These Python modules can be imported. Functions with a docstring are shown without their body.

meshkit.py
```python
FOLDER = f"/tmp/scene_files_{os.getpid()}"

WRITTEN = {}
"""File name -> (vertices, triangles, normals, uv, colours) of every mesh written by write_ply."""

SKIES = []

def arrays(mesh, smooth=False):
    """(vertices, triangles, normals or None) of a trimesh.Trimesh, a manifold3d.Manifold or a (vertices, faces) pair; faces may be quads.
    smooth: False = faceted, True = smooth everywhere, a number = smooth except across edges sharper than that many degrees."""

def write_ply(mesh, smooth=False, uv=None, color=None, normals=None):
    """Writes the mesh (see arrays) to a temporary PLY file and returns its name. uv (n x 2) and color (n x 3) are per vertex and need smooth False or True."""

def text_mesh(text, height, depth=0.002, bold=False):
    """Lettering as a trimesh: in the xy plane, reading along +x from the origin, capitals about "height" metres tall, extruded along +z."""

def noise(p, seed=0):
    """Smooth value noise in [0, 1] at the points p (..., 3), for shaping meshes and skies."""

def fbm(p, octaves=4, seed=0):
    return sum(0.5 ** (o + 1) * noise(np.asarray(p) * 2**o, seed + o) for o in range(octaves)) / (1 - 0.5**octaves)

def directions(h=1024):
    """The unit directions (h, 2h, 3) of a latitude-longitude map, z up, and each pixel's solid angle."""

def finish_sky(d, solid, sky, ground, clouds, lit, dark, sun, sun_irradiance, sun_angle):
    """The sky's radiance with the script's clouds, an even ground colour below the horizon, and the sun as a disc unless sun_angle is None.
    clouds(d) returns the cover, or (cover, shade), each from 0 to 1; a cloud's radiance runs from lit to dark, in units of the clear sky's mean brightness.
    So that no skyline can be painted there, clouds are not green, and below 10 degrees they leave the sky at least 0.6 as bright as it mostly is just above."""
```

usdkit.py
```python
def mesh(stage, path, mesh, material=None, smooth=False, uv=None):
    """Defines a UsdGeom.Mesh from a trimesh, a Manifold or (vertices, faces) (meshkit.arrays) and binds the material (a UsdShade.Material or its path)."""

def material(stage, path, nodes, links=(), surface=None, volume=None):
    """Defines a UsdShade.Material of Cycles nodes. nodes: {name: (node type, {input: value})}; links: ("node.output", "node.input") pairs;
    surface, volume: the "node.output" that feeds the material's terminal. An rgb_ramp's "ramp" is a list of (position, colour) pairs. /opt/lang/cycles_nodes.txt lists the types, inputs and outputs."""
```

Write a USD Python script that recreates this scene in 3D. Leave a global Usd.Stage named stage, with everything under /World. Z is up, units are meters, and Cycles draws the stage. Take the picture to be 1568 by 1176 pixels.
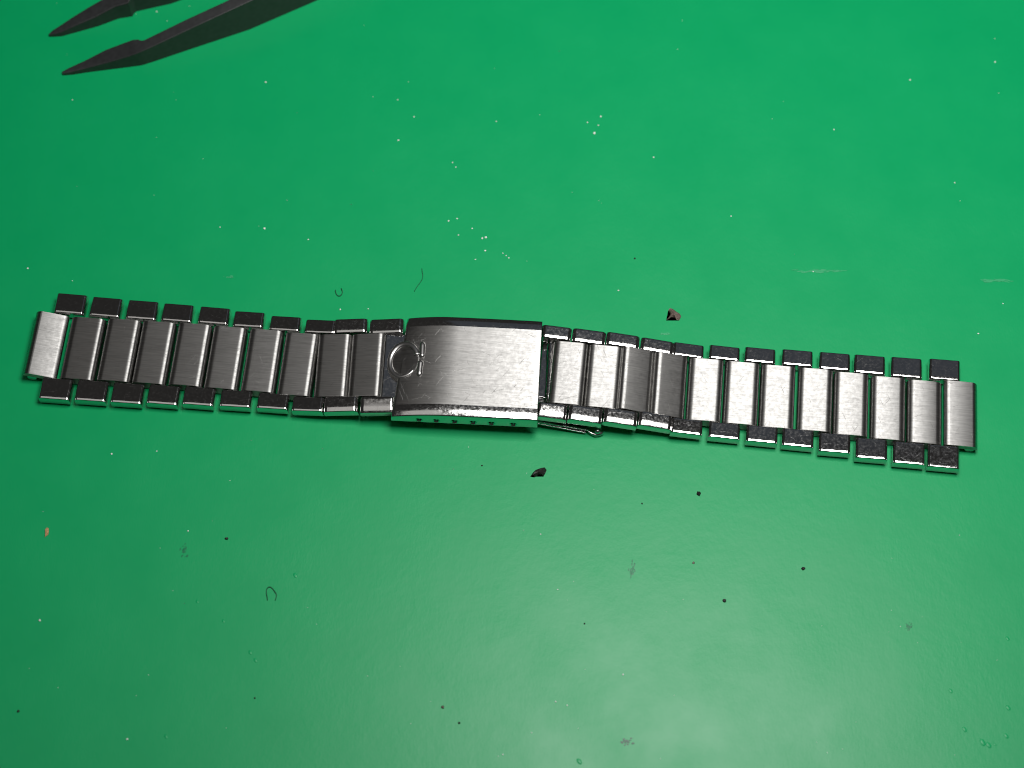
import math, random
import numpy as np, trimesh, manifold3d, usdkit
from pxr import Usd, UsdGeom, UsdLux, UsdShade, Gf, Sdf

stage = Usd.Stage.CreateInMemory()
UsdGeom.SetStageUpAxis(stage, 'Z'); UsdGeom.SetStageMetersPerUnit(stage, 1.0)
UsdGeom.Xform.Define(stage, '/World'); UsdGeom.Scope.Define(stage, '/World/Looks')
R = random.Random(7); NR = np.random.default_rng(7)

# ------------------------------------------------------------------ camera
F, TILT, S = 3000.0, math.radians(26), 0.000116          # focal length in photo pixels, tilt from straight down, metres per pixel
DIST = F * S
CAM = DIST * np.array([0, -math.sin(TILT), math.cos(TILT)])
cam = UsdGeom.Camera.Define(stage, '/World/camera')
cam.CreateHorizontalApertureAttr(36.0); cam.CreateVerticalApertureAttr(27.0)
cam.CreateFocalLengthAttr(36.0 * F / 1568)
cam.CreateClippingRangeAttr(Gf.Vec2f(0.02, 20))
cam.CreateFStopAttr(18.0); cam.CreateFocusDistanceAttr(DIST - 0.003)
cam.AddTranslateOp().Set(Gf.Vec3d(*CAM)); cam.AddRotateXOp().Set(math.degrees(TILT))
cam.CreateExposureAttr(0.0)

# ------------------------------------------------------------------ lamps: a bench lamp above, a much dimmer one to the left, a dark room around
def rect(name, pos, target, w, h, power, color):
    l = UsdLux.RectLight.Define(stage, '/World/' + name)
    l.CreateWidthAttr(w); l.CreateHeightAttr(h); l.CreateIntensityAttr(power); l.CreateColorAttr(Gf.Vec3f(*color))
    z = np.array(pos, float) - np.array(target, float); z /= np.linalg.norm(z)
    x = np.cross([0, 1, 0], z); x /= np.linalg.norm(x); y = np.cross(z, x)
    m = Gf.Matrix4d(*x, 0, *y, 0, *z, 0, *pos, 1)
    l.AddTransformOp().Set(m)
    return l
rect('bench_lamp', (0.052, 0.016, 0.300), (0.100, 0.200, 0), 0.130, 0.140, 18.0, (1.0, 0.99, 0.97))
rect('dim_left_lamp', (-0.155, -0.010, 0.45), (-0.155, -0.010, 0), 0.17, 0.22, 0.55, (1.0, 0.97, 0.93))
rect('far_ceiling_light', (0.30, 1.10, 1.25), (0.05, 0, 0), 0.85, 1.0, 0.05, (0.58, 0.74, 1.0))
dome = UsdLux.DomeLight.Define(stage, '/World/room_glow')
dm = usdkit.material(stage, '/World/Looks/room', {'b': ('background_shader', {'color': (1.0, 0.97, 0.94), 'strength': 0.026})}, [], surface='b.background')
UsdShade.MaterialBindingAPI.Apply(dome.GetPrim()).Bind(dm)

def at(px, py, z=0.0):
    """The point at height z that the photo shows at pixel (px, py)."""
    d = np.array([px - 784.0, 0, 0]) + F * np.array([0, math.sin(TILT), -math.cos(TILT)]) + (588.0 - py) * np.array([0, math.cos(TILT), math.sin(TILT)])
    return CAM + d * ((z - CAM[2]) / d[2])

# ------------------------------------------------------------------ materials
YAW = math.radians(-5.2)                                   # the bracelet's long axis on the mat
def P(name, nodes, links, surface='p.BSDF'):
    return usdkit.material(stage, '/World/Looks/' + name, nodes, links, surface=surface)

def scratch_nodes(n, l, count, dirs, thin=0.02):
    """Sparse straight hairline scratches in several directions; returns the node output that is 1 on a scratch."""
    out = None
    for k, (ang, sx, sy, cut) in enumerate(dirs[:count]):
        n[f'm{k}'] = ('mapping', {'mapping_type': 'texture', 'rotation': (0, 0, ang), 'scale': (1 / sx, 1 / sy, 1 / sx), 'location': (0.031 * k, 0.017 * k, 0.003)})
        n[f'n{k}'] = ('noise_texture', {'scale': 1.0, 'detail': 1.0, 'roughness': 0.4})
        n[f'r{k}'] = ('map_range', {'from_min': cut, 'from_max': cut + thin, 'to_min': 0.0, 'to_max': 1.0, 'clamp': True})
        l += [('g.position', f'm{k}.vector'), (f'm{k}.vector', f'n{k}.vector'), (f'n{k}.fac', f'r{k}.value')]
        if out is None:
            out = f'r{k}.result'
        else:
            n[f'a{k}'] = ('math', {'math_type': 'maximum'}); l += [(out, f'a{k}.value1'), (f'r{k}.result', f'a{k}.value2')]; out = f'a{k}.value'
    return out

def brushed(name, rough, aniso, streak, wear, color=(0.57, 0.56, 0.545)):
    n = {'g': ('geometry', {}), 'mb': ('mapping', {'mapping_type': 'texture', 'rotation': (0, 0, YAW), 'scale': (1 / 260, 1 / 5200, 1 / 260)}), 'nb': ('noise_texture', {'scale': 1.0, 'detail': 3.0, 'roughness': 0.65}),
         'mf': ('mapping', {'scale': (1500, 1500, 1500)}), 'nf': ('noise_texture', {'scale': 1.0, 'detail': 3.0, 'roughness': 0.6}),
         'tv': ('combine_xyz', {'x': -math.sin(YAW), 'y': math.cos(YAW), 'z': 0.0}),
         'cr': ('rgb_ramp', {'ramp': [(0.30, tuple(0.80 * c for c in color)), (0.52, color), (0.72, tuple(min(1, 1.16 * c) for c in color))]}), 'cm': ('mix', {'mix_type': 'multiply', 'color2': (0.62, 0.61, 0.60)}),
         'cf': ('math', {'math_type': 'multiply', 'value2': 0.8}),
         'p': ('principled_bsdf', {'metallic': 1.0, 'anisotropic': aniso})}
    l = [('nb.fac', 'cr.fac'), ('cr.color', 'cm.color1'), ('cm.color', 'p.base_color'), ('g.position', 'mb.vector'), ('mb.vector', 'nb.vector'), ('g.position', 'mf.vector'), ('mf.vector', 'nf.vector'), ('tv.vector', 'p.tangent')]
    sc = scratch_nodes(n, l, 4, [(0.9, 260, 5600, 0.75), (-0.5, 230, 6000, 0.755), (1.9, 280, 5800, 0.755), (0.3, 200, 5400, 0.75)])
    l += [(sc, 'cf.value1'), ('cf.value', 'cm.fac')]
    n['rr'] = ('map_range', {'from_min': 0.3, 'from_max': 0.7, 'to_min': rough - 0.05, 'to_max': rough + 0.07})
    l += [('nf.fac', 'rr.value'), ('rr.result', 'p.roughness')]
    n['h1'] = ('math', {'math_type': 'multiply_add', 'value2': streak}); n['h2'] = ('math', {'math_type': 'multiply_add', 'value2': -wear})
    n['h0'] = ('math', {'math_type': 'multiply', 'value2': 0.5})
    l += [('nf.fac', 'h0.value1'), ('nb.fac', 'h1.value1'), ('h0.value', 'h1.value3'), (sc, 'h2.value1'), ('h1.value', 'h2.value3')]
    n['bp'] = ('bump', {'strength': 1.0, 'distance': 0.0000022})
    l += [('h2.value', 'bp.height'), ('bp.normal', 'p.normal')]
    return P(name, n, l)

def polished(name, rough=0.09, wear=0.8, color=(0.60, 0.59, 0.58)):
    n = {'g': ('geometry', {}), 'mf': ('mapping', {'scale': (2200, 2200, 2200)}), 'nf': ('noise_texture', {'scale': 1.0, 'detail': 4.0, 'roughness': 0.65}),
         'p': ('principled_bsdf', {'metallic': 1.0, 'base_color': color})}
    l = [('g.position', 'mf.vector'), ('mf.vector', 'nf.vector')]
    sc = scratch_nodes(n, l, 4, [(0.7, 420, 8000, 0.725), (-0.6, 380, 9000, 0.735), (1.4, 420, 8500, 0.745), (0.1, 300, 8000, 0.725)], 0.03)
    n['rr'] = ('map_range', {'from_min': 0.35, 'from_max': 0.75, 'to_min': rough * 0.6, 'to_max': rough * 2.0})
    n['ra'] = ('math', {'math_type': 'multiply_add', 'value2': 0.09}); l += [('nf.fac', 'rr.value'), (sc, 'ra.value1'), ('rr.result', 'ra.value3'), ('ra.value', 'p.roughness')]
    n['h0'] = ('math', {'math_type': 'multiply', 'value2': 0.35}); n['h2'] = ('math', {'math_type': 'multiply_add', 'value2': -wear})
    l += [('nf.fac', 'h0.value1'), (sc, 'h2.value1'), ('h0.value', 'h2.value3')]
    n['bp'] = ('bump', {'strength': 1.0, 'distance': 0.0000012})
    l += [('h2.value', 'bp.height'), ('bp.normal', 'p.normal')]
    return P(name, n, l)

BRUSH = brushed('brushed_steel', 0.53, 0.95, 2.2, 1.7, (0.55, 0.541, 0.527))
BRUSHC = brushed('brushed_steel_cover', 0.49, 0.95, 2.6, 2.6)
POL = polished('polished_steel')
POLW = polished('polished_steel_worn', 0.12, 1.1)
PLAIN = P('plain_steel', {'p': ('principled_bsdf', {'metallic': 1.0, 'base_color': (0.58, 0.57, 0.56), 'roughness': 0.22})}, [])

SATIN = P('satin_steel', {'p': ('principled_bsdf', {'metallic': 1.0, 'base_color': (0.52, 0.51, 0.50), 'roughness': 0.30})}, [])

def mat_material(name, base, rough=0.38, bump=0.000020):
    n = {'g': ('geometry', {}),
         'm1': ('mapping', {'rotation': (0, 0, 0.12), 'scale': (2600, 900, 2600)}), 'n1': ('noise_texture', {'scale': 1.0, 'detail': 4.0, 'roughness': 0.6}),
         'm2': ('mapping', {'scale': (75, 75, 75)}), 'n2': ('noise_texture', {'scale': 1.0, 'detail': 4.0, 'roughness': 0.6}),
         'm3': ('mapping', {'scale': (420, 420, 420)}), 'n3': ('noise_texture', {'scale': 1.0, 'detail': 3.0, 'roughness': 0.7}),
         'c': ('rgb_ramp', {'ramp': [(0.25, tuple(0.97 * b for b in base)), (0.75, tuple(1.03 * b for b in base))]}),
         'rr': ('map_range', {'from_min': 0.3, 'from_max': 0.7, 'to_min': rough - 0.035, 'to_max': rough + 0.03}),
         'am': ('map_range', {'from_min': 0.35, 'from_max': 0.62, 'to_min': 0.35, 'to_max': 1.3}), 'mh': ('math', {'math_type': 'multiply'}),
         'h': ('math', {'math_type': 'multiply_add', 'value2': 0.55}),
         'bp': ('bump', {'strength': 1.0, 'distance': bump}), 'p': ('principled_bsdf', {'specular_ior_level': 0.37})}
    l = [('g.position', 'm1.vector'), ('m1.vector', 'n1.vector'), ('g.position', 'm2.vector'), ('m2.vector', 'n2.vector'), ('g.position', 'm3.vector'), ('m3.vector', 'n3.vector'),
         ('n2.fac', 'c.fac'), ('c.color', 'p.base_color'), ('n2.fac', 'rr.value'), ('rr.result', 'p.roughness'),
         ('n1.fac', 'h.value1'), ('n3.fac', 'h.value3'), ('n2.fac', 'am.value'), ('h.value', 'mh.value1'), ('am.result', 'mh.value2'), ('mh.value', 'bp.height'), ('bp.normal', 'p.normal')]
    return P(name, n, l)
GREEN = (0.0, 0.385, 0.124)
MATM = mat_material('green_mat', GREEN)
SMUDGE = mat_material('green_mat_smudge', (0.004, 0.21, 0.085))
RUBBED = mat_material('green_mat_rubbed', (0.05, 0.42, 0.18))
def simple(name, color, rough, metallic=0.0, scale=900, bump=0.00002):
    n = {'g': ('geometry', {}), 'm': ('mapping', {'scale': (scale,) * 3}), 'n': ('noise_texture', {'scale': 1.0, 'detail': 4.0, 'roughness': 0.65}),
         'c': ('rgb_ramp', {'ramp': [(0.3, tuple(0.75 * c for c in color)), (0.7, tuple(1.25 * c for c in color))]}),
         'bp': ('bump', {'strength': 1.0, 'distance': bump}), 'p': ('principled_bsdf', {'roughness': rough, 'metallic': metallic})}
    return P(name, n, [('g.position', 'm.vector'), ('m.vector', 'n.vector'), ('n.fac', 'c.fac'), ('c.color', 'p.base_color'), ('n.fac', 'bp.height'), ('bp.normal', 'p.normal')])
BLACK = simple('black_tweezer_coating', (0.025, 0.0262, 0.0275), 0.48)
DARKBIT = simple('dark_metal_shaving', (0.05, 0.047, 0.045), 0.35, 0.6, 4000)
GREYBIT = simple('grey_brown_crumb', (0.16, 0.12, 0.10), 0.5, 0.3, 5000, 0.00008)
TANBIT = simple('tan_crumb', (0.55, 0.33, 0.16), 0.8, 0, 4000)
SOOT = simple('black_grit', (0.012, 0.010, 0.010), 0.6)
DUST = simple('white_dust', (0.80, 0.86, 0.80), 0.6)
HAIR = simple('dark_green_fibre', (0.004, 0.11, 0.045), 0.6)

# ------------------------------------------------------------------ prims
used = {}
def numbered(parent, name):
    k = used.get((parent, name), 0); used[(parent, name)] = k + 1
    return f'{parent}/{name}' + (f'_{k:03d}' if k else '')
def keys(prim, **kw):
    for k, v in kw.items():
        if v: prim.SetCustomDataByKey(k, v)
def thing(name, loc, label, category, group=None):
    x = UsdGeom.Xform.Define(stage, numbered('/World', name)); x.AddTranslateOp().Set(Gf.Vec3d(*map(float, loc)))
    keys(x.GetPrim(), label=label, category=category, group=group)
    return str(x.GetPath()), np.array(loc, float)
def part(where, name, mesh, material, origin, smooth=35, label=None, **kw):
    """One mesh under the prim at path «where»; the mesh comes in world coordinates and is stored relative to the thing's base."""
    m = mesh.copy() if isinstance(mesh, trimesh.Trimesh) else trimesh.Trimesh(*mesh, process=False)
    m.apply_translation(-np.asarray(origin))
    p = usdkit.mesh(stage, numbered(where, name), m, material, smooth=smooth)
    keys(p.GetPrim(), label=label, **kw)
    return str(p.GetPath())
def solo(name, mesh, material, loc, smooth=35, **kw):
    m = mesh.copy(); m.apply_translation(-np.asarray(loc))
    p = usdkit.mesh(stage, numbered('/World', name), m, material, smooth=smooth)
    p.AddTranslateOp().Set(Gf.Vec3d(*map(float, loc)))
    keys(p.GetPrim(), **kw)
    return str(p.GetPath())

# ------------------------------------------------------------------ mesh helpers
def edge_samples(e):
    w, a, r = e[:3]
    s = [r * t for t in (0, .04, .15, .33, .6, 1)] if r > 0 else [0]
    s += [r + (w - r) * t for t in (.2, .4, .6, .8, 1)] if w > r else []
    return s
def edge_drop(d, e):
    """How far the surface has dropped at distance d from an edge: a soft bevel that steepens to angle a over the width w, then a corner radius r."""
    w, a, r = e[:3]; p = e[3] if len(e) > 3 else 2
    z = np.where(d < w, math.tan(math.radians(a)) * (np.maximum(w - d, 0)) ** p / (p * w ** (p - 1)), 0) if w > 0 else 0 * d
    if r > 0:
        q = np.clip(r - d, 0, r); z = z + r - np.sqrt(np.maximum(r * r - q * q, 0))
    return z
def block(L, W, T, eu0, eu1, ev0, ev1, crown=0.0, nu=4, nv=4, foot=0.0002, bottom=None):
    """A rounded link: length L (u), width W (v), top at z=0, underside at z=-T. Edges e = (bevel width, bevel angle, radius); crown bows the top along u."""
    a, b = edge_samples(eu0), edge_samples(eu1)
    us = sorted(set(np.round([-L/2 + x for x in a] + [L/2 - x for x in b] + list(np.linspace(-L/2 + a[-1], L/2 - b[-1], nu + 2)), 9)))
    a, b = edge_samples(ev0), edge_samples(ev1)
    vs = sorted(set(np.round([-W/2 + x for x in a] + [W/2 - x for x in b] + list(np.linspace(-W/2 + a[-1], W/2 - b[-1], nv + 2)), 9)))
    U, V = np.meshgrid(us, vs, indexing='ij')
    Z = -(edge_drop(U + L/2, eu0) + edge_drop(L/2 - U, eu1) + edge_drop(V + W/2, ev0) + edge_drop(W/2 - V, ev1)) - crown * (2 * U / L) ** 2
    nU, nV = U.shape
    pts = np.stack([U, V, Z], -1).reshape(-1, 3)
    idx = np.arange(nU * nV).reshape(nU, nV); fs = []
    for i in range(nU - 1):
        for j in range(nV - 1):
            fs += [(idx[i, j], idx[i+1, j], idx[i+1, j+1]), (idx[i, j], idx[i+1, j+1], idx[i, j+1])]
    ring = [idx[i, 0] for i in range(nU)] + [idx[-1, j] for j in range(1, nV)] + [idx[i, -1] for i in range(nU - 2, -1, -1)] + [idx[0, j] for j in range(nV - 2, 0, -1)]
    n = len(ring); rp = pts[ring]
    def loop(inset, z):
        q = rp.copy(); q[:, 0] *= 1 - 2 * inset / L; q[:, 1] *= 1 - 2 * inset / W; q[:, 2] = z; return q
    rows = [loop(0, -T + foot), loop(foot * .3, -T + foot * .3), loop(foot, -T)]
    base = len(pts); pts = np.vstack([pts] + rows + [[[0, 0, -T]]])
    prev = ring
    for k in range(3):
        cur = list(range(base + k * n, base + (k + 1) * n))
        for i in range(n):
            j = (i + 1) % n
            fs += [(prev[j], prev[i], cur[i]), (prev[j], cur[i], cur[j])]
        prev = cur
    c = len(pts) - 1
    fs += [(prev[(i + 1) % n], prev[i], c) for i in range(n)]
    return trimesh.Trimesh(pts, np.array(fs), process=False)
def frame(c, yaw, pitch=0.0, roll=0.0):
    """pitch > 0 lowers the +u end (its top leans to +x); roll > 0 lowers the near (-v) edge."""
    m = trimesh.transformations.euler_matrix(0, 0, yaw) @ trimesh.transformations.rotation_matrix(pitch, (0, 1, 0)) @ trimesh.transformations.rotation_matrix(roll, (1, 0, 0))
    m[:3, 3] = c
    return m
def tube(path, r, n=10, closed_ends=True, flat=1.0):
    """A round bar along a polyline; flat scales it in z."""
    path = np.asarray(path, float); rr = np.broadcast_to(np.asarray(r, float), (len(path),))
    t = np.gradient(path, axis=0); t /= np.linalg.norm(t, axis=1)[:, None]
    v, f = [], []
    for k in range(len(path)):
        x = np.cross(t[k], [0, 0, 1.0]); x = x / np.linalg.norm(x) if np.linalg.norm(x) > 1e-6 else np.array([1.0, 0, 0]); y = np.cross(x, t[k])
        for i in range(n):
            a = 2 * math.pi * i / n; v.append(path[k] + rr[k] * (math.cos(a) * x + flat * math.sin(a) * y))
    for k in range(len(path) - 1):
        for i in range(n):
            j = (i + 1) % n; f += [(k*n+i, k*n+j, k*n+n+j), (k*n+i, k*n+n+j, k*n+n+i)]
    v += [path[0], path[-1]]; a, b = len(v) - 2, len(v) - 1
    for i in range(n):
        j = (i + 1) % n; f += [(a, j, i), (b, (len(path)-1)*n+i, (len(path)-1)*n+j)]
    m = trimesh.Trimesh(np.array(v), np.array(f), process=False); trimesh.repair.fix_normals(m)
    return m

# ------------------------------------------------------------------ the mat
slab = block(0.62, 0.56, 0.002, (.001, 10, .0005), (.001, 10, .0005), (.001, 10, .0005), (.001, 10, .0005), foot=0.0003)
mat = usdkit.mesh(stage, '/World/work_mat', slab, MATM, smooth=False).GetPrim()
keys(mat, label='smooth green rubber work mat that everything lies on', category='mat', kind='structure')

def smear(px, py, w, h, turn, name, material, seed, n=26):
    """A mark on the mat: many thin ragged slivers, thickest in the middle, one mesh."""
    rr = np.random.default_rng(seed); ms = []
    for k in range(n):
        a, b = rr.normal(0, .30, 2); long = h if h > w else w
        L, W = long * rr.uniform(.10, .30), rr.uniform(.9, 2.4) * (1 if k % 3 else 1.4)
        t = turn + (math.pi / 2 if h > w else 0) + rr.normal(0, .12)
        x, y = a * w * .8, b * h * .8
        c = at(px + x, py + y); m = 9
        an = np.linspace(0, 2 * math.pi, m, endpoint=False); rad = rr.uniform(.6, 1.15, m)
        u, v = rad * np.cos(an) * L * S / 2, rad * np.sin(an) * W * S / 2
        z = .00002 + .000002 * k
        q = np.stack([c[0] + u * math.cos(t) - v * math.sin(t), c[1] + u * math.sin(t) + v * math.cos(t), np.full(m, z)], 1)
        ms.append(trimesh.Trimesh(np.vstack([q, [[c[0], c[1], z + .00001]]]), [(i, (i + 1) % m, m) for i in range(m)], process=False))
    part('/World/work_mat', name, trimesh.util.concatenate(ms), material, (0, 0, 0), smooth=True)
smear(968, 872, 8, 34, -0.12, 'smudge', SMUDGE, 1)
smear(1391, 960, 8, 12, -0.5, 'smudge', SMUDGE, 2)
smear(959, 1136, 15, 9, 0.2, 'smudge', simple('grey_smudge', (0.10, 0.16, 0.13), .5), 3)
smear(282, 842, 9, 18, -0.5, 'smudge', SMUDGE, 4)
smear(1258, 415, 66, 5, 0.02, 'rubbed_streak', RUBBED, 5)
smear(1526, 430, 60, 3.2, -0.1, 'rubbed_streak', RUBBED, 6)
smear(353, 424, 13, 3.6, -0.5, 'rubbed_streak', RUBBED, 7)
smear(1019, 511, 14, 2.6, 0.3, 'rubbed_streak', RUBBED, 8)
for k, (px, py, s) in enumerate([(1477, 1117, 7), (1505, 1137, 9), (1514, 1141, 8), (1524, 1140, 4), (1541, 1127, 7), (1544, 1084, 7), (1456, 1058, 6), (1543, 978, 6), (383, 999, 6), (391, 1011, 6), (342, 951, 5), (302, 921, 5), (254, 1128, 6), (887, 1166, 8), (452, 881, 7)]):
    b = trimesh.creation.icosphere(2, 1.0); b.vertices *= np.array([0.75, 1.2, 0.20]) * s * S * 0.5
    b.apply_transform(trimesh.transformations.rotation_matrix(0.4 + 0.3 * R.random(), (0, 0, 1))); b.apply_translation(at(px, py))
    part('/World/work_mat', 'bump', b, MATM, (0, 0, 0), smooth=True)

# ------------------------------------------------------------------ the bracelet
T = 0.0026
LT = [(107.5, 464.4), (161.9, 469.6), (217.3, 474.1), (271.6, 478.4), (327.5, 482.7), (380.7, 488.5), (436.4, 494.9), (489.9, 499.4), (536.1, 498.1), (591.2, 498.6)]
LB = [(84.6, 595.0), (139.9, 598.1), (194.8, 601.9), (249.8, 604.2), (304.4, 606.4), (360.8, 610.1), (417.7, 613.9), (470.8, 618.3), (521.3, 618.0), (577.7, 619.2)]
RT = [(852.3, 508.4), (902.2, 514.5), (954.2, 520.2), (1007.0, 529.0), (1054.8, 535.8), (1109.7, 540.0), (1164.2, 543.7), (1221.2, 547.6), (1278.4, 552.8), (1331.9, 557.7), (1388.4, 562.2), (1447.0, 565.5)]
RB = [(845.2, 628.4), (896.6, 633.3), (950.8, 637.5), (1004.0, 642.9), (1052.1, 652.8), (1109.5, 659.1), (1167.0, 664.5), (1222.2, 670.2), (1278.2, 678.0), (1334.8, 686.8), (1392.2, 693.7), (1445.4, 698.9)]
ML = [(71.5, 526.7), (125.9, 532.5), (181.3, 535.2), (235.1, 538.8), (290.6, 542.0), (344.8, 546.8), (401.0, 551.2), (455.9, 556.8), (508.7, 558.4), (560.2, 557.8)]
MR = [(870.2, 570.2), (923.7, 575.6), (976.2, 580.8), (1026.9, 588.6), (1079.3, 595.9), (1135.2, 601.0), (1190.6, 606.4), (1248.4, 611.2), (1303.5, 617.6), (1360.5, 624.2), (1416.8, 629.9), (1472.7, 632.7)]
# the middle of each link on the photo, outer links far and near row, middle links
band, B0 = thing('watch_bracelet', (0, 0, 0), 'worn stainless steel watch bracelet laid open across the green mat, folding clasp in its middle', 'watch bracelet')
zl = [0, 0, 0, 0, .02, .08, .25, .65, 1.25, 2.0]                            # millimetres under each outer link, from the left end to the clasp
zr = [2.7, 2.5, 2.0, 1.25, .55, .15, .02, 0, 0, 0, 0, 0]                   # from the clasp to the right end
wl = [3.85, 3.75, 3.65, 3.45, 3.25, 3.0, 2.8, 2.6, 2.75, 2.85]            # outer links narrow towards the clasp
wr = [2.5, 2.6, 2.5, 2.5, 2.55, 2.65, 2.85, 3.05, 3.3, 3.55, 3.8, 3.95]
def slope(z, i, step=6.2):
    a, b = max(i - 1, 0), min(i + 1, len(z) - 1)
    return -math.atan((z[b] - z[a]) / (step * (b - a)))
MM = 0.001
def outer(c, w, zb, pitch, near, tight, length, seed, axis, lean=(0, 0)):
    r = random.Random(seed)
    z = zb * MM + T
    p = at(*c, z)
    if tight:
        eu0 = eu1 = (0.75 * MM, 48, 0.15 * MM)
        ev0, ev1 = ((1.2 if near else .75) * MM, 20, 0.12 * MM), (0.5 * MM, 22, 0.12 * MM)
    else:
        eu0 = eu1 = (0.50 * MM, 52, 0.18 * MM)
        ev0, ev1 = (0.52 * MM, 19, 0.10 * MM), (0.30 * MM, 20, 0.10 * MM)
    b = block(length * MM, w * MM, T, eu0, eu1, ev0, ev1, nu=3, nv=2, foot=0.0007)
    b.apply_transform(frame(p, axis + r.uniform(-.008, .008), pitch + lean[0] + r.uniform(-.012, .012), lean[1] + r.uniform(-.010, .010)))
    part(band, 'outer_link', b, POLW if tight else POL, B0)
for i in range(10):
    tight = i >= 8
    for row, near in ((LT, 0), (LB, 1)):
        outer(row[i], wl[i] + (0.15 if near else 0), zl[i], slope(zl, i), near, tight, 6.1 if tight else 5.5, 100 + 2 * i + near, math.radians(-5.0 if i < 8 else -1.5), (.06, .10) if (i, near) == (9, 1) else (0, 0))
for i in range(12):
    tight = i < 4
    for row, near in ((RT, 0), (RB, 1)):
        outer(row[i], wr[i] + (0.25 if near else 0), zr[i], slope(zr, i), near, tight, (5.3 if i == 0 else 5.95) if tight else 5.5, 200 + 2 * i + near, math.radians(-5.6 if i > 3 else -7.0), (0, .07) if (i, near) == (0, 1) else (0, 0))

def middle(c, L, W, zb, pitch, axis, crown, seed, name='middle_link', ends=None, thick=T):
    r = random.Random(seed)
    z = zb * MM + T + 0.00012
    p = at(*c, z)
    e0, e1 = ends or ((1.25 * MM, 34, 0.50 * MM), (1.25 * MM, 34, 0.50 * MM))
    b = block(L * MM, W * MM, thick, e0, e1, (0.22 * MM, 18, 0.08 * MM), (0.22 * MM, 14, 0.08 * MM), crown=crown * MM, nu=8, nv=3, foot=0.0003)
    b.apply_transform(frame(p, axis, pitch, 0))
    return part(band, name, b, BRUSH, B0)
pl = [-.06, 0.00, 0.005, .015, .02, .028, .035, .035, -.01, -.015]              # each middle link's own small lean about the pins
for i in range(1, 10):
    zz = (zl[i - 1] + zl[i]) / 2
    middle(ML[i], 6.08, 12.25, zz, -math.atan((zl[i] - zl[i-1]) / 6.4) + pl[i], math.radians(-4.8 if i < 8 else -2.0), 0.03, 300 + i)
pr = [0, 0, .25, .24, -.03, -.02, -.02, -.02, -.02, -.02, .005, .01]
cr = [.02, .02, .06, .03, .02, .02, .02, .02, .07, .10, .14, .12]
for i in range(11):
    zz = (zr[i] + zr[i + 1]) / 2
    middle(MR[i], 6.12, 12.1, zz, pr[i], math.radians(-5.6), cr[i], 330 + i)

def end_link(c, side, zb, pitch, axis, crown):
    """The folded sheet end: a rounded outer edge that wraps round the lug tube."""
    fold, inner = (1.1 * MM, 40, 0.75 * MM), (1.0 * MM, 26, 0.3 * MM)
    path = middle(c, 5.9, 12.5, zb, pitch, axis, crown, 360, 'end_link', (fold, inner) if side < 0 else (inner, fold), thick=1.55 * MM)
    p = at(*c, zb * MM + 0.00088)
    u = np.array([math.cos(axis), math.sin(axis), 0]); v = np.array([-u[1], u[0], 0])
    q = p + side * 0.0013 * u
    part(path, 'lug_tube', tube([q - 0.0070 * v, q - 0.0069 * v, q + 0.0055 * v], [0.0007, 0.00085, 0.00085], 16), PLAIN, B0)
end_link(ML[0], -1, 0, pl[0] + .31, math.radians(-5.0), .05)
end_link(MR[11], 1, 0, pr[11], math.radians(-5.6), .10)

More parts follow.
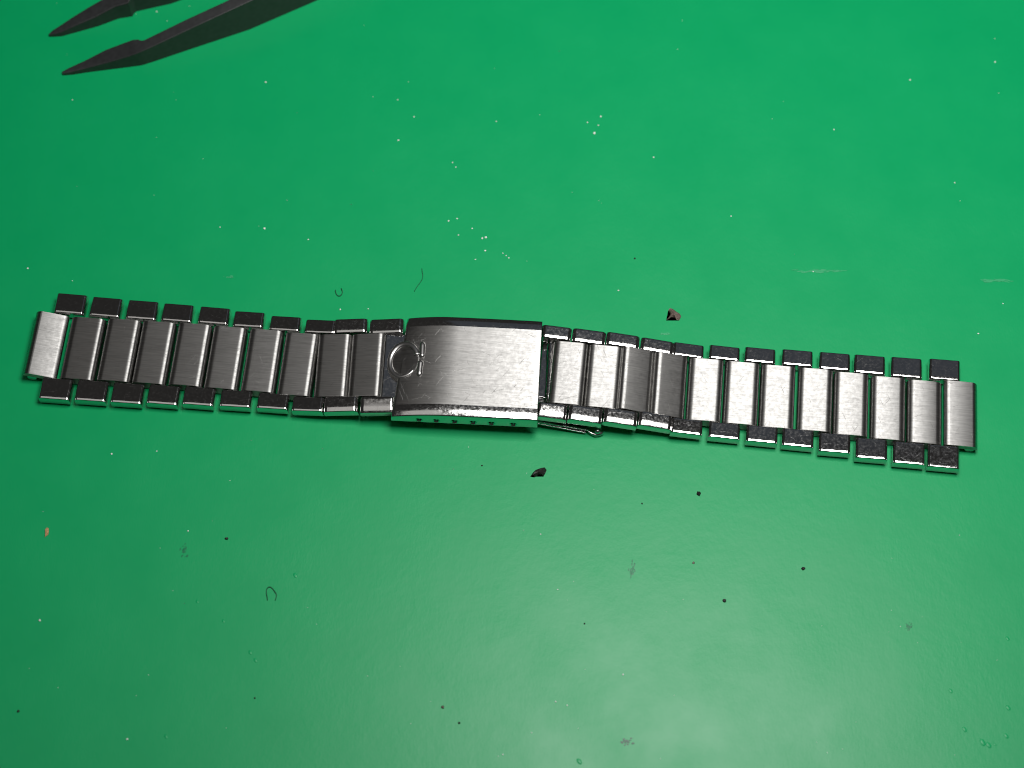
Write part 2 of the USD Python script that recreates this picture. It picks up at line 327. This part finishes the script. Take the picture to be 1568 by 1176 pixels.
# --- clasp
ZC = 0.0063                                                             # top of the cover
ca = math.radians(-3.0)
cu, cv = np.array([math.cos(ca), math.sin(ca), 0]), np.array([-math.sin(ca), math.cos(ca), 0])
cc = at(722, 560, ZC)
CL, CW, CT = 0.0240, 0.0196, 0.0038
EL, ER, EF, EB = (8.5 * MM, 16, .5 * MM), (1.2 * MM, 6, .12 * MM), (2.15 * MM, 20, .20 * MM, 3), (2.1 * MM, 26, .2 * MM)
CM = frame(cc, ca)
shell = block(CL, CW, CT, EL, ER, EF, EB, crown=.12 * MM, nu=14, nv=8, foot=.0006)
def man(m):
    m = m.copy(); m.merge_vertices()
    return manifold3d.Manifold(manifold3d.Mesh(m.vertices.astype(np.float32), m.faces.astype(np.uint32)))
inner = block(CL + .004, CW - .0016, CT, (8.5 * MM, 14, 0), (0, 0, 0), (2.0 * MM, 20, 0), (2.0 * MM, 20, 0), nu=10, nv=4, foot=.0001)
inner.apply_translation((0, 0, -.0009))
for q in (shell, inner):                                                # the left edge is cut at a slight slant
    t = np.clip(-q.vertices[:, 0] / (CL / 2), 0, 1.1) ** 2; q.vertices[:, 0] -= t * .0014 * (.55 - q.vertices[:, 1] / CW)
sh = man(shell) - man(inner)
def clasp_top(u, v=0.0):
    w, a, r = EL; d = max(u + CL / 2, 0)
    z = -math.tan(math.radians(a)) * (max(w - d, 0)) ** 2 / (2 * w) - .00012 * (2 * u / CL) ** 2
    return z - (math.tan(math.radians(a)) * -(u + CL / 2) if u < -CL / 2 else 0)
holes = [-.0086, -.0056, -.0024, .0008, .0040, .0078]
for hx in holes:
    cyl = manifold3d.Manifold.cylinder(.003, .0005, .0005, 20).rotate((90, 0, 0)).translate((hx, -CW/2 + .0015, -.0024))
    cone = manifold3d.Manifold.cylinder(.00022, .00070, .00048, 20).rotate((-90, 0, 0)).translate((hx, -CW/2 - .00002, -.0024))
    sh = sh - cyl - cone
mm = sh.to_mesh(); cover = trimesh.Trimesh(mm.vert_properties[:, :3], mm.tri_verts, process=False)
# brushed flat panel and polished flanks are two faces of one cover: the flanks are a sub-part with their own finish
fc = cover.triangles_center; nz = cover.face_normals
flat_top = (np.abs(fc[:, 1]) < CW/2 - 2.14 * MM) & (fc[:, 2] > -.0030) & (nz[:, 2] > .6)
def sub(mask):
    m = trimesh.Trimesh(cover.vertices, cover.faces[mask], process=False); m.remove_unreferenced_vertices(); m.apply_transform(CM); return m
clasp = part(band, 'clasp_cover', sub(flat_top), BRUSHC, B0, smooth=40)
part(clasp, 'polished_flank', sub(~flat_top), POLW, B0, smooth=40)
for hx in holes:                                                       # the bright pin ends seen in the side holes
    s = trimesh.creation.icosphere(2, .00022); s.apply_translation((hx + .00003, -CW/2 + .00045, -.00250)); s.apply_transform(CM)
    part(clasp, 'adjustment_pin', s, PLAIN, B0, smooth=True)

def cl(u, v, dz=0.0):
    return CM[:3, :3] @ np.array([u, v, clasp_top(u, v) + dz]) + CM[:3, 3]
def local(px, py, z):
    d = at(px, py, z) - cc; return float(d @ cu), float(d @ cv)
eu, ev = local(618, 552, ZC - .0013)
# the tab under the emblem, standing out past the left edge of the cover
ring_n = 48
def disc(ru, rv, top, bot, soft):
    v, f = [], []
    rows = [(1 - .0, bot), (1.0, (top + bot) / 2), (1 - soft * .3, top - .00006), (1 - soft, top)]
    for s, dz in rows:
        for i in range(ring_n):
            a = 2 * math.pi * i / ring_n; u_, v_ = eu + ru * s * math.cos(a), ev + rv * s * math.sin(a)
            v.append(cl(u_, v_, dz))
    for k in range(3):
        for i in range(ring_n):
            j = (i + 1) % ring_n; f += [(k*ring_n+i, k*ring_n+j, k*ring_n+ring_n+j), (k*ring_n+i, k*ring_n+ring_n+j, k*ring_n+ring_n+i)]
    v.append(cl(eu, ev, top)); c = len(v) - 1
    f += [(3*ring_n+i, 3*ring_n+(i+1) % ring_n, c) for i in range(ring_n)]
    v.append(cl(eu, ev, bot)); c = len(v) - 1
    f += [((i+1) % ring_n, i, c) for i in range(ring_n)]
    return trimesh.Trimesh(np.array(v), np.array(f), process=False)
RU, RV = .00285, .0036
part(clasp, 'opening_tab', disc(RU, RV, .00018, -.0010, .12), BRUSHC, B0, smooth=40)
arc = [cl(eu + (RU - .00042) * math.cos(a), ev + (RV - .00042) * math.sin(a), .00022) for a in np.linspace(math.radians(14), math.radians(318), 56)]
emblem = part(clasp, 'emblem_ring', tube(arc, [.00050] * 40 + list(np.linspace(.0005, .00022, 16)), 14, flat=.62), SATIN, B0, smooth=True)
fu = eu + RU + .00040
for s in (1, -1):
    pts = [cl(fu - .00015 * (s < 0) - .0001 * t, ev + s * (.00028 + .0031 * t), .00012) for t in np.linspace(0, 1, 12)]
    part(clasp, 'emblem_bar', tube(pts, [.00025] + [.00052] * 9 + [.00045, .0002], 14, flat=.8), SATIN, B0, smooth=True)

# --- what joins the clasp to both halves
pc = at(603, 561, .0040); b = block(.0042, .0128, .0016, (.5*MM, 30, .2*MM), (.6*MM, 30, .2*MM), (.1*MM, 10, .05*MM), (.1*MM, 10, .05*MM)); b.apply_transform(frame(pc, math.radians(-2.2), .05)); part(band, 'end_plate', b, POL, B0)
def bar(px, py0, py1, z, r, name, mat_, steps=None):
    a, c = at(px[0], py0, z), at(px[1], py1, z)
    n = 12; path = [a + (c - a) * t for t in np.linspace(0, 1, n)]
    part(band, name, tube(path, steps or [r] * n, 16), mat_, B0, smooth=40)
bar((843.5, 839), 519, 617, .0040, .00062, 'spring_bar', POLW, [.0005, .0005, .00068, .00068, .0005, .0006, .0006, .0006, .0005, .00068, .0005, .0005])
b = block(.0032, .0110, .0012, (.1*MM, 10, .05*MM), (.1*MM, 10, .05*MM), (.1*MM, 10, .05*MM), (.1*MM, 10, .05*MM)); b.apply_transform(frame(at(841, 566, .0026), math.radians(-5.5))); part(band, 'end_plate', b, POL, B0)
def strip(p0, p1, w, th, name, mat_):
    """A flat spring blade from p0 to p1 (its near edge), w wide towards the back."""
    p0, p1 = np.array(p0), np.array(p1); d = p1 - p0; L = np.linalg.norm(d)
    b = block(L, w, th, (.1*MM, 10, .05*MM), (.3*MM, 10, .05*MM), (.1*MM, 15, .06*MM), (.1*MM, 15, .06*MM), foot=.00006)
    b.apply_transform(frame((p0 + p1) / 2 + np.array([-math.sin(YAW), math.cos(YAW), 0]) * w / 2, math.atan2(d[1], d[0]), -math.asin(d[2] / L)))
    part(band, name, b, mat_, B0)
strip(at(806, 643.5, .0026), at(903, 659.5, .0013), .010, .00032, 'clasp_blade', POLW)
strip(at(812, 646.5, .0020), at(900, 663.5, .0008), .010, .00026, 'clasp_blade', POLW)
h = [at(x, y, z) for x, y, z in ((901, 660.5, .0008), (906, 663.5, .0006), (911, 665.5, .00055), (917, 665, .0006), (922, 663, .0008), (923, 661, .0011))]
part(band, 'blade_catch', tube(h, [.0002, .0003, .00035, .00035, .0003, .0002], 12), PLAIN, B0, smooth=40)
s = trimesh.creation.icosphere(2, .00055); s.apply_translation(at(915, 660, .0013)); part(band, 'catch_pin', s, PLAIN, B0, smooth=True)

# ------------------------------------------------------------------ tweezers
def arm(stations):
    """Upright plate of tapering width: stations (outer top pixel, inner top pixel, top height in mm, underside in mm)."""
    v, f = [], []
    for (a, b, z, zb) in stations:
        A, Bq = at(*a, z * MM), at(*b, z * MM)
        k = min(.25 * MM, .3 * np.linalg.norm(A - Bq)); d = (Bq - A) / np.linalg.norm(A - Bq)
        lo = zb * MM
        ring = [A - [0, 0, k], A + d * k * .3 - [0, 0, k * .3], A + d * k, Bq - d * k, Bq - d * k * .3 - [0, 0, k * .3], Bq - [0, 0, k]]
        ring += [np.array([Bq[0], Bq[1], lo]), np.array([A[0], A[1], lo])]
        v += ring
    n = 8
    for i in range(len(stations) - 1):
        for j in range(n):
            q = (j + 1) % n
            f += [(i*n+j, i*n+q, i*n+n+q), (i*n+j, i*n+n+q, i*n+n+j)]
    for o in (0, (len(stations) - 1) * n):
        f += [(o, o + j, o + j + 1) for j in range(1, n - 1)]
    m = trimesh.Trimesh(np.array(v), np.array(f), process=True); trimesh.repair.fix_normals(m)
    return m
near = [((94.5, 109.5), (96, 112.5), .7, .1), ((105, 103.5), (108, 110.5), .95, .05), ((128, 93), (132, 104.5), 1.4, .05), ((161, 76), (168, 95), 2.4, .05), ((190, 65), (197, 86.5), 3.4, .05), ((203, 60.3), (210, 81.8), 4.0, .05), ((211, 59.7), (216.5, 79), 4.2, .05), ((216, 61.5), (221, 77), 4.3, .05), ((220, 61), (226, 75), 4.4, .05), ((285, 29.3), (300, 40.3), 6.3, .05), ((349, 0), (374, 6), 8.2, .05), ((480, -60), (504, -54), 9.0, .05), ((630, -129), (654, -123), 9.2, .05)]
far = [((74, 52.5), (76, 53.5), .7, .1), ((80, 46), (84, 52), .95, .05), ((88, 41), (93, 49.5), 1.3, .05), ((112, 25), (118, 38), 2.2, .05), ((138, 9), (146, 26), 3.0, .05), ((168, -8), (176, 10), 3.9, .05), ((186, -16), (196.5, 4.2), 4.4, .05), ((191, -17), (199.5, -1), 4.5, .05), ((194, -18.5), (203, -4), 4.5, .05), ((245, -40), (255, -25), 6.3, .05), ((360, -92), (372, -78), 8.2, .05), ((480, -129), (490, -114), 9.0, .05), ((618, -168), (630, -152), 9.2, .05)]
tw, T0 = thing('tweezers', at(97, 113), 'black metal tweezers lying at the upper left, both pointed tips on the mat', 'tweezers')
part(tw, 'arm', arm(near), BLACK, T0, 30)
part(tw, 'arm', arm(far), BLACK, T0, 30)
j = [((612, -166), (648, -118), 9.25, .04), ((680, -185), (712, -142), 9.3, .04), ((720, -196), (742, -160), 9.0, .04)]
part(tw, 'arm_joint', arm(j), BLACK, T0, 30)

# ------------------------------------------------------------------ crumbs, grit, fibres and dust on the mat
def chip(px, py, outline, zs, seed, rough=.06):
    """A ragged flake: an outline in photo pixels round its middle, with heights zs (mm)."""
    r = np.random.default_rng(seed); c = at(px, py); n = len(outline)
    o = np.array([at(px + a, py + b) for a, b in outline])
    lo = o.copy(); lo[:, 2] = 0.00003
    up = c + (o - c) * .72; up[:, 2] = np.resize(np.array(zs) * MM, n) * (1 + r.normal(0, rough, n))
    v = np.vstack([lo, o + [0, 0, .00012], up, [c + [0, 0, float(np.mean(zs)) * 1.15 * MM]]]); f = []
    for k in range(2):
        for i in range(n):
            q = (i + 1) % n; f += [(k*n+i, k*n+q, k*n+n+q), (k*n+i, k*n+n+q, k*n+n+i)]
    f += [(2*n+i, 2*n+(i+1) % n, 3*n) for i in range(n)]
    f += [(0, i + 1, i) for i in range(1, n - 1)]
    m = trimesh.Trimesh(v, f, process=False); trimesh.repair.fix_normals(m)
    return m, c
def put(name, mc, mat_, label, cat, smooth=False, group=None):
    solo(name, mc[0], mat_, mc[1], smooth, label=label, category=cat, group=group)
put('metal_shaving', chip(825, 724, [(-13, 6), (-9, 0), (-5, -4), (3, -7), (9, -8), (12, -4), (10, 1), (7, 6), (4, 4), (0, 3), (-4, 6), (-7, 7), (-8, 4)], [.35, .5, .3, .55], 3), DARKBIT, 'ragged dark metal shaving on the mat just below the clasp', 'shaving')
put('debris_crumb', chip(1032, 482, [(-12, 9), (-7, 3), (-5, -1), (-9, -6), (-6, -10), (-1, -8), (4, -4), (9, -1), (11, 3), (8, 9), (4, 8), (0, 4), (-4, 4)], [.22, .4, .2, .45, .3], 4, .3), GREYBIT, 'grey brown forked crumb on the mat above the right half of the bracelet', 'crumb')
put('debris_crumb', chip(72, 814, [(-3, 4), (-3, -3), (0, -6), (3, -5), (3, 1), (2, 5), (-1, 7), (-3, 9)], [.25, .35], 5), TANBIT, 'small tan crumb on the mat near its left edge', 'crumb')
def grain(px, py, s, seed, flat=.5):
    r = np.random.default_rng(seed); m = trimesh.creation.icosphere(1, 1.0)
    m.vertices *= r.uniform(.7, 1.2, (len(m.vertices), 1)) * np.array([1, r.uniform(.7, 1.2), flat]) * s * S * .42
    c = at(px, py); m.apply_translation(c + [0, 0, s * S * .12]); return m, c
grit = [(347, 825, 6, 'black grain of grit left of the lower curled fibre'), (1070, 756, 7, 'black grain of grit under the right links, nearest to the bracelet'), (1230, 871, 6.5, 'black grain of grit farthest right below the bracelet'), (1109, 920, 6, 'broken black grain of grit in the pale sheen, lowest of the right-hand three'),
        (1062, 862, 4, 'small brown grain straight below the grain nearest to the right links'), (678, 1083, 5, 'brown grain of grit near the bottom edge, left of the grey smudge'), (703, 1107, 4, 'tiny black grain beside the brown grain near the bottom edge'), (28, 1089, 4, 'tiny black grain in the lower left corner of the mat'),
        (972, 396, 3.5, 'tiny dark grain on the mat above the clasp, alone among white dust'), (738, 713, 3, 'tiny dark grain just left of the ragged metal shaving'), (983, 771, 2.8, 'faint dark grain between the metal shaving and the smeared smudge'), (895, 955, 3, 'tiny dark grain below and left of the smeared smudge'), (390, 1069, 3, 'tiny dark grain below the lower curled fibre near the bottom edge')]
for k, (px, py, s, lab) in enumerate(grit):
    m, c = grain(px, py, s * 1.1, 50 + k, .75)
    solo('grit_grain', m, SOOT if k not in (4, 5) else GREYBIT, c, 40, label=lab, category='grit')
def fibre(pts, r, label):
    p = np.array([at(x, y, .00012 + .00008 * (k % 2)) for k, (x, y) in enumerate(pts)])
    from scipy.interpolate import CubicSpline
    t = np.linspace(0, 1, len(p)); q = CubicSpline(t, p)(np.linspace(0, 1, 36)); q[:, 2] = np.maximum(q[:, 2], r * 1.02)
    solo('curled_fibre', tube(q, [r] * 36, 8), HAIR, q[18] * [1, 1, 0], True, label=label, category='fibre')
fibre([(409.5, 919), (408.5, 911), (408, 904), (411, 899), (416, 900), (421, 906), (423.3, 911), (421.5, 919)], .000075, 'thin dark hairpin-shaped fibre on the mat at the lower left')
fibre([(513.8, 444), (514.3, 448), (517, 452.5), (521, 452.5), (524, 449), (524, 445), (522.5, 441.5)], .00008, 'tiny U-shaped fibre on the mat above the left half of the bracelet')
fibre([(646, 411), (647, 418), (647.3, 424), (645, 430), (640, 437), (634.5, 446)], .000055, 'thin curved hair on the mat just above the clasp')

dust = [(610, 215, 4.2), (405, 350, 4.2), (899.5, 187.5, 3), (910, 204, 5), (916, 192, 3.6), (920, 178.5, 3.6), (1001, 241, 3.4), (1119.5, 331, 3), (947, 445, 3.6), (1245, 416, 3), (1393.5, 122.5, 3.6), (1523.5, 95, 3.4), (1462, 280, 3.4), (1277, 198.5, 3), (1498, 511, 4), (1536, 465, 3),
        (744, 363.5, 5.4), (738.5, 365, 4), (723, 350, 3.4), (700, 335, 3.4), (687, 338.5, 3.2), (702, 360, 3.2), (743, 384, 3.6), (728, 397.5, 3), (770, 388, 3), (779, 395, 3), (775, 391.5, 3), (609, 153, 3), (634, 179, 3), (760, 186, 3.2), (693, 249, 3), (698, 256, 2.6), (42.5, 411, 4), (111, 430, 3), (111, 153, 3), (472, 367, 3.4), (337, 348, 3), (407, 126, 4), (240, 18, 3),
        (195, 1132, 4), (61, 950, 4.4), (171, 695, 3.4), (240, 691, 3), (288, 813, 3), (851, 1074.5, 3), (868.6, 1080, 2.6), (814, 1122, 2.6), (770, 1155.4, 2.8), (954, 1033, 3), (854, 903, 2.8), (828, 818, 2.6), (564, 473, 2.8), (521, 474, 3)]
lone = {(610, 215): 'bright white dust speck alone on the mat between tweezers and top centre', (405, 350): 'bright white dust speck alone on the mat above the middle of the left links', (744, 363.5): 'largest and brightest white speck in the cluster above the clasp', (910, 204): 'largest white speck, lowest of the small knot of four near the top',
        (42.5, 411): 'white dust speck at the far left edge just above the bracelet end', (407, 126): 'pale speck on the mat below the near tweezer arm', (947, 445): 'white speck just above the first links right of the clasp', (1498, 511): 'white speck right above the right end of the bracelet', (61, 950): 'pale soft speck at the lower left edge under the tan crumb', (195, 1132): 'pale soft speck near the bottom edge at the lower left'}
for k, (px, py, s) in enumerate(dust):
    m, c = grain(px, py, s, 400 + k)
    if (px, py) in lone: lab, grp = lone[(px, py)], None
    elif 680 < px < 790 and 330 < py < 400: lab, grp = 'tiny white speck in the scattered cluster on the mat straight above the clasp', 'specks of the cluster above the clasp'
    elif 890 < px < 925 and py < 210: lab, grp = 'white speck in the small knot of four near the top of the mat', 'knot of four specks near the top of the mat'
    elif py > 600: lab, grp = ('faint white speck on the lower left part of the mat', 'specks on the lower left of the mat') if px < 500 else ('faint glinting speck in the pale sheen at the bottom of the mat', 'specks in the pale sheen')
    else: lab, grp = ('faint white speck on the mat above the left half of the bracelet', 'specks above the left half') if px < 784 else ('faint white speck on the mat above the right half of the bracelet', 'specks above the right half')
    solo('dust_speck', m, DUST, c, True, label=lab, category='dust speck', group=grp)
far_dust = []
for k in range(110):
    px, py = R.uniform(5, 1560), R.uniform(5, 1170)
    if abs(py - (550 + .07 * (px - 784))) < 130: continue
    far_dust.append(grain(px, py, R.uniform(.8, 1.7), 900 + k)[0])
solo('fine_dust', trimesh.util.concatenate(far_dust), DUST, (0, 0, 0), True, label='fine pale dust sprinkled all over the green mat', category='dust', kind='stuff')
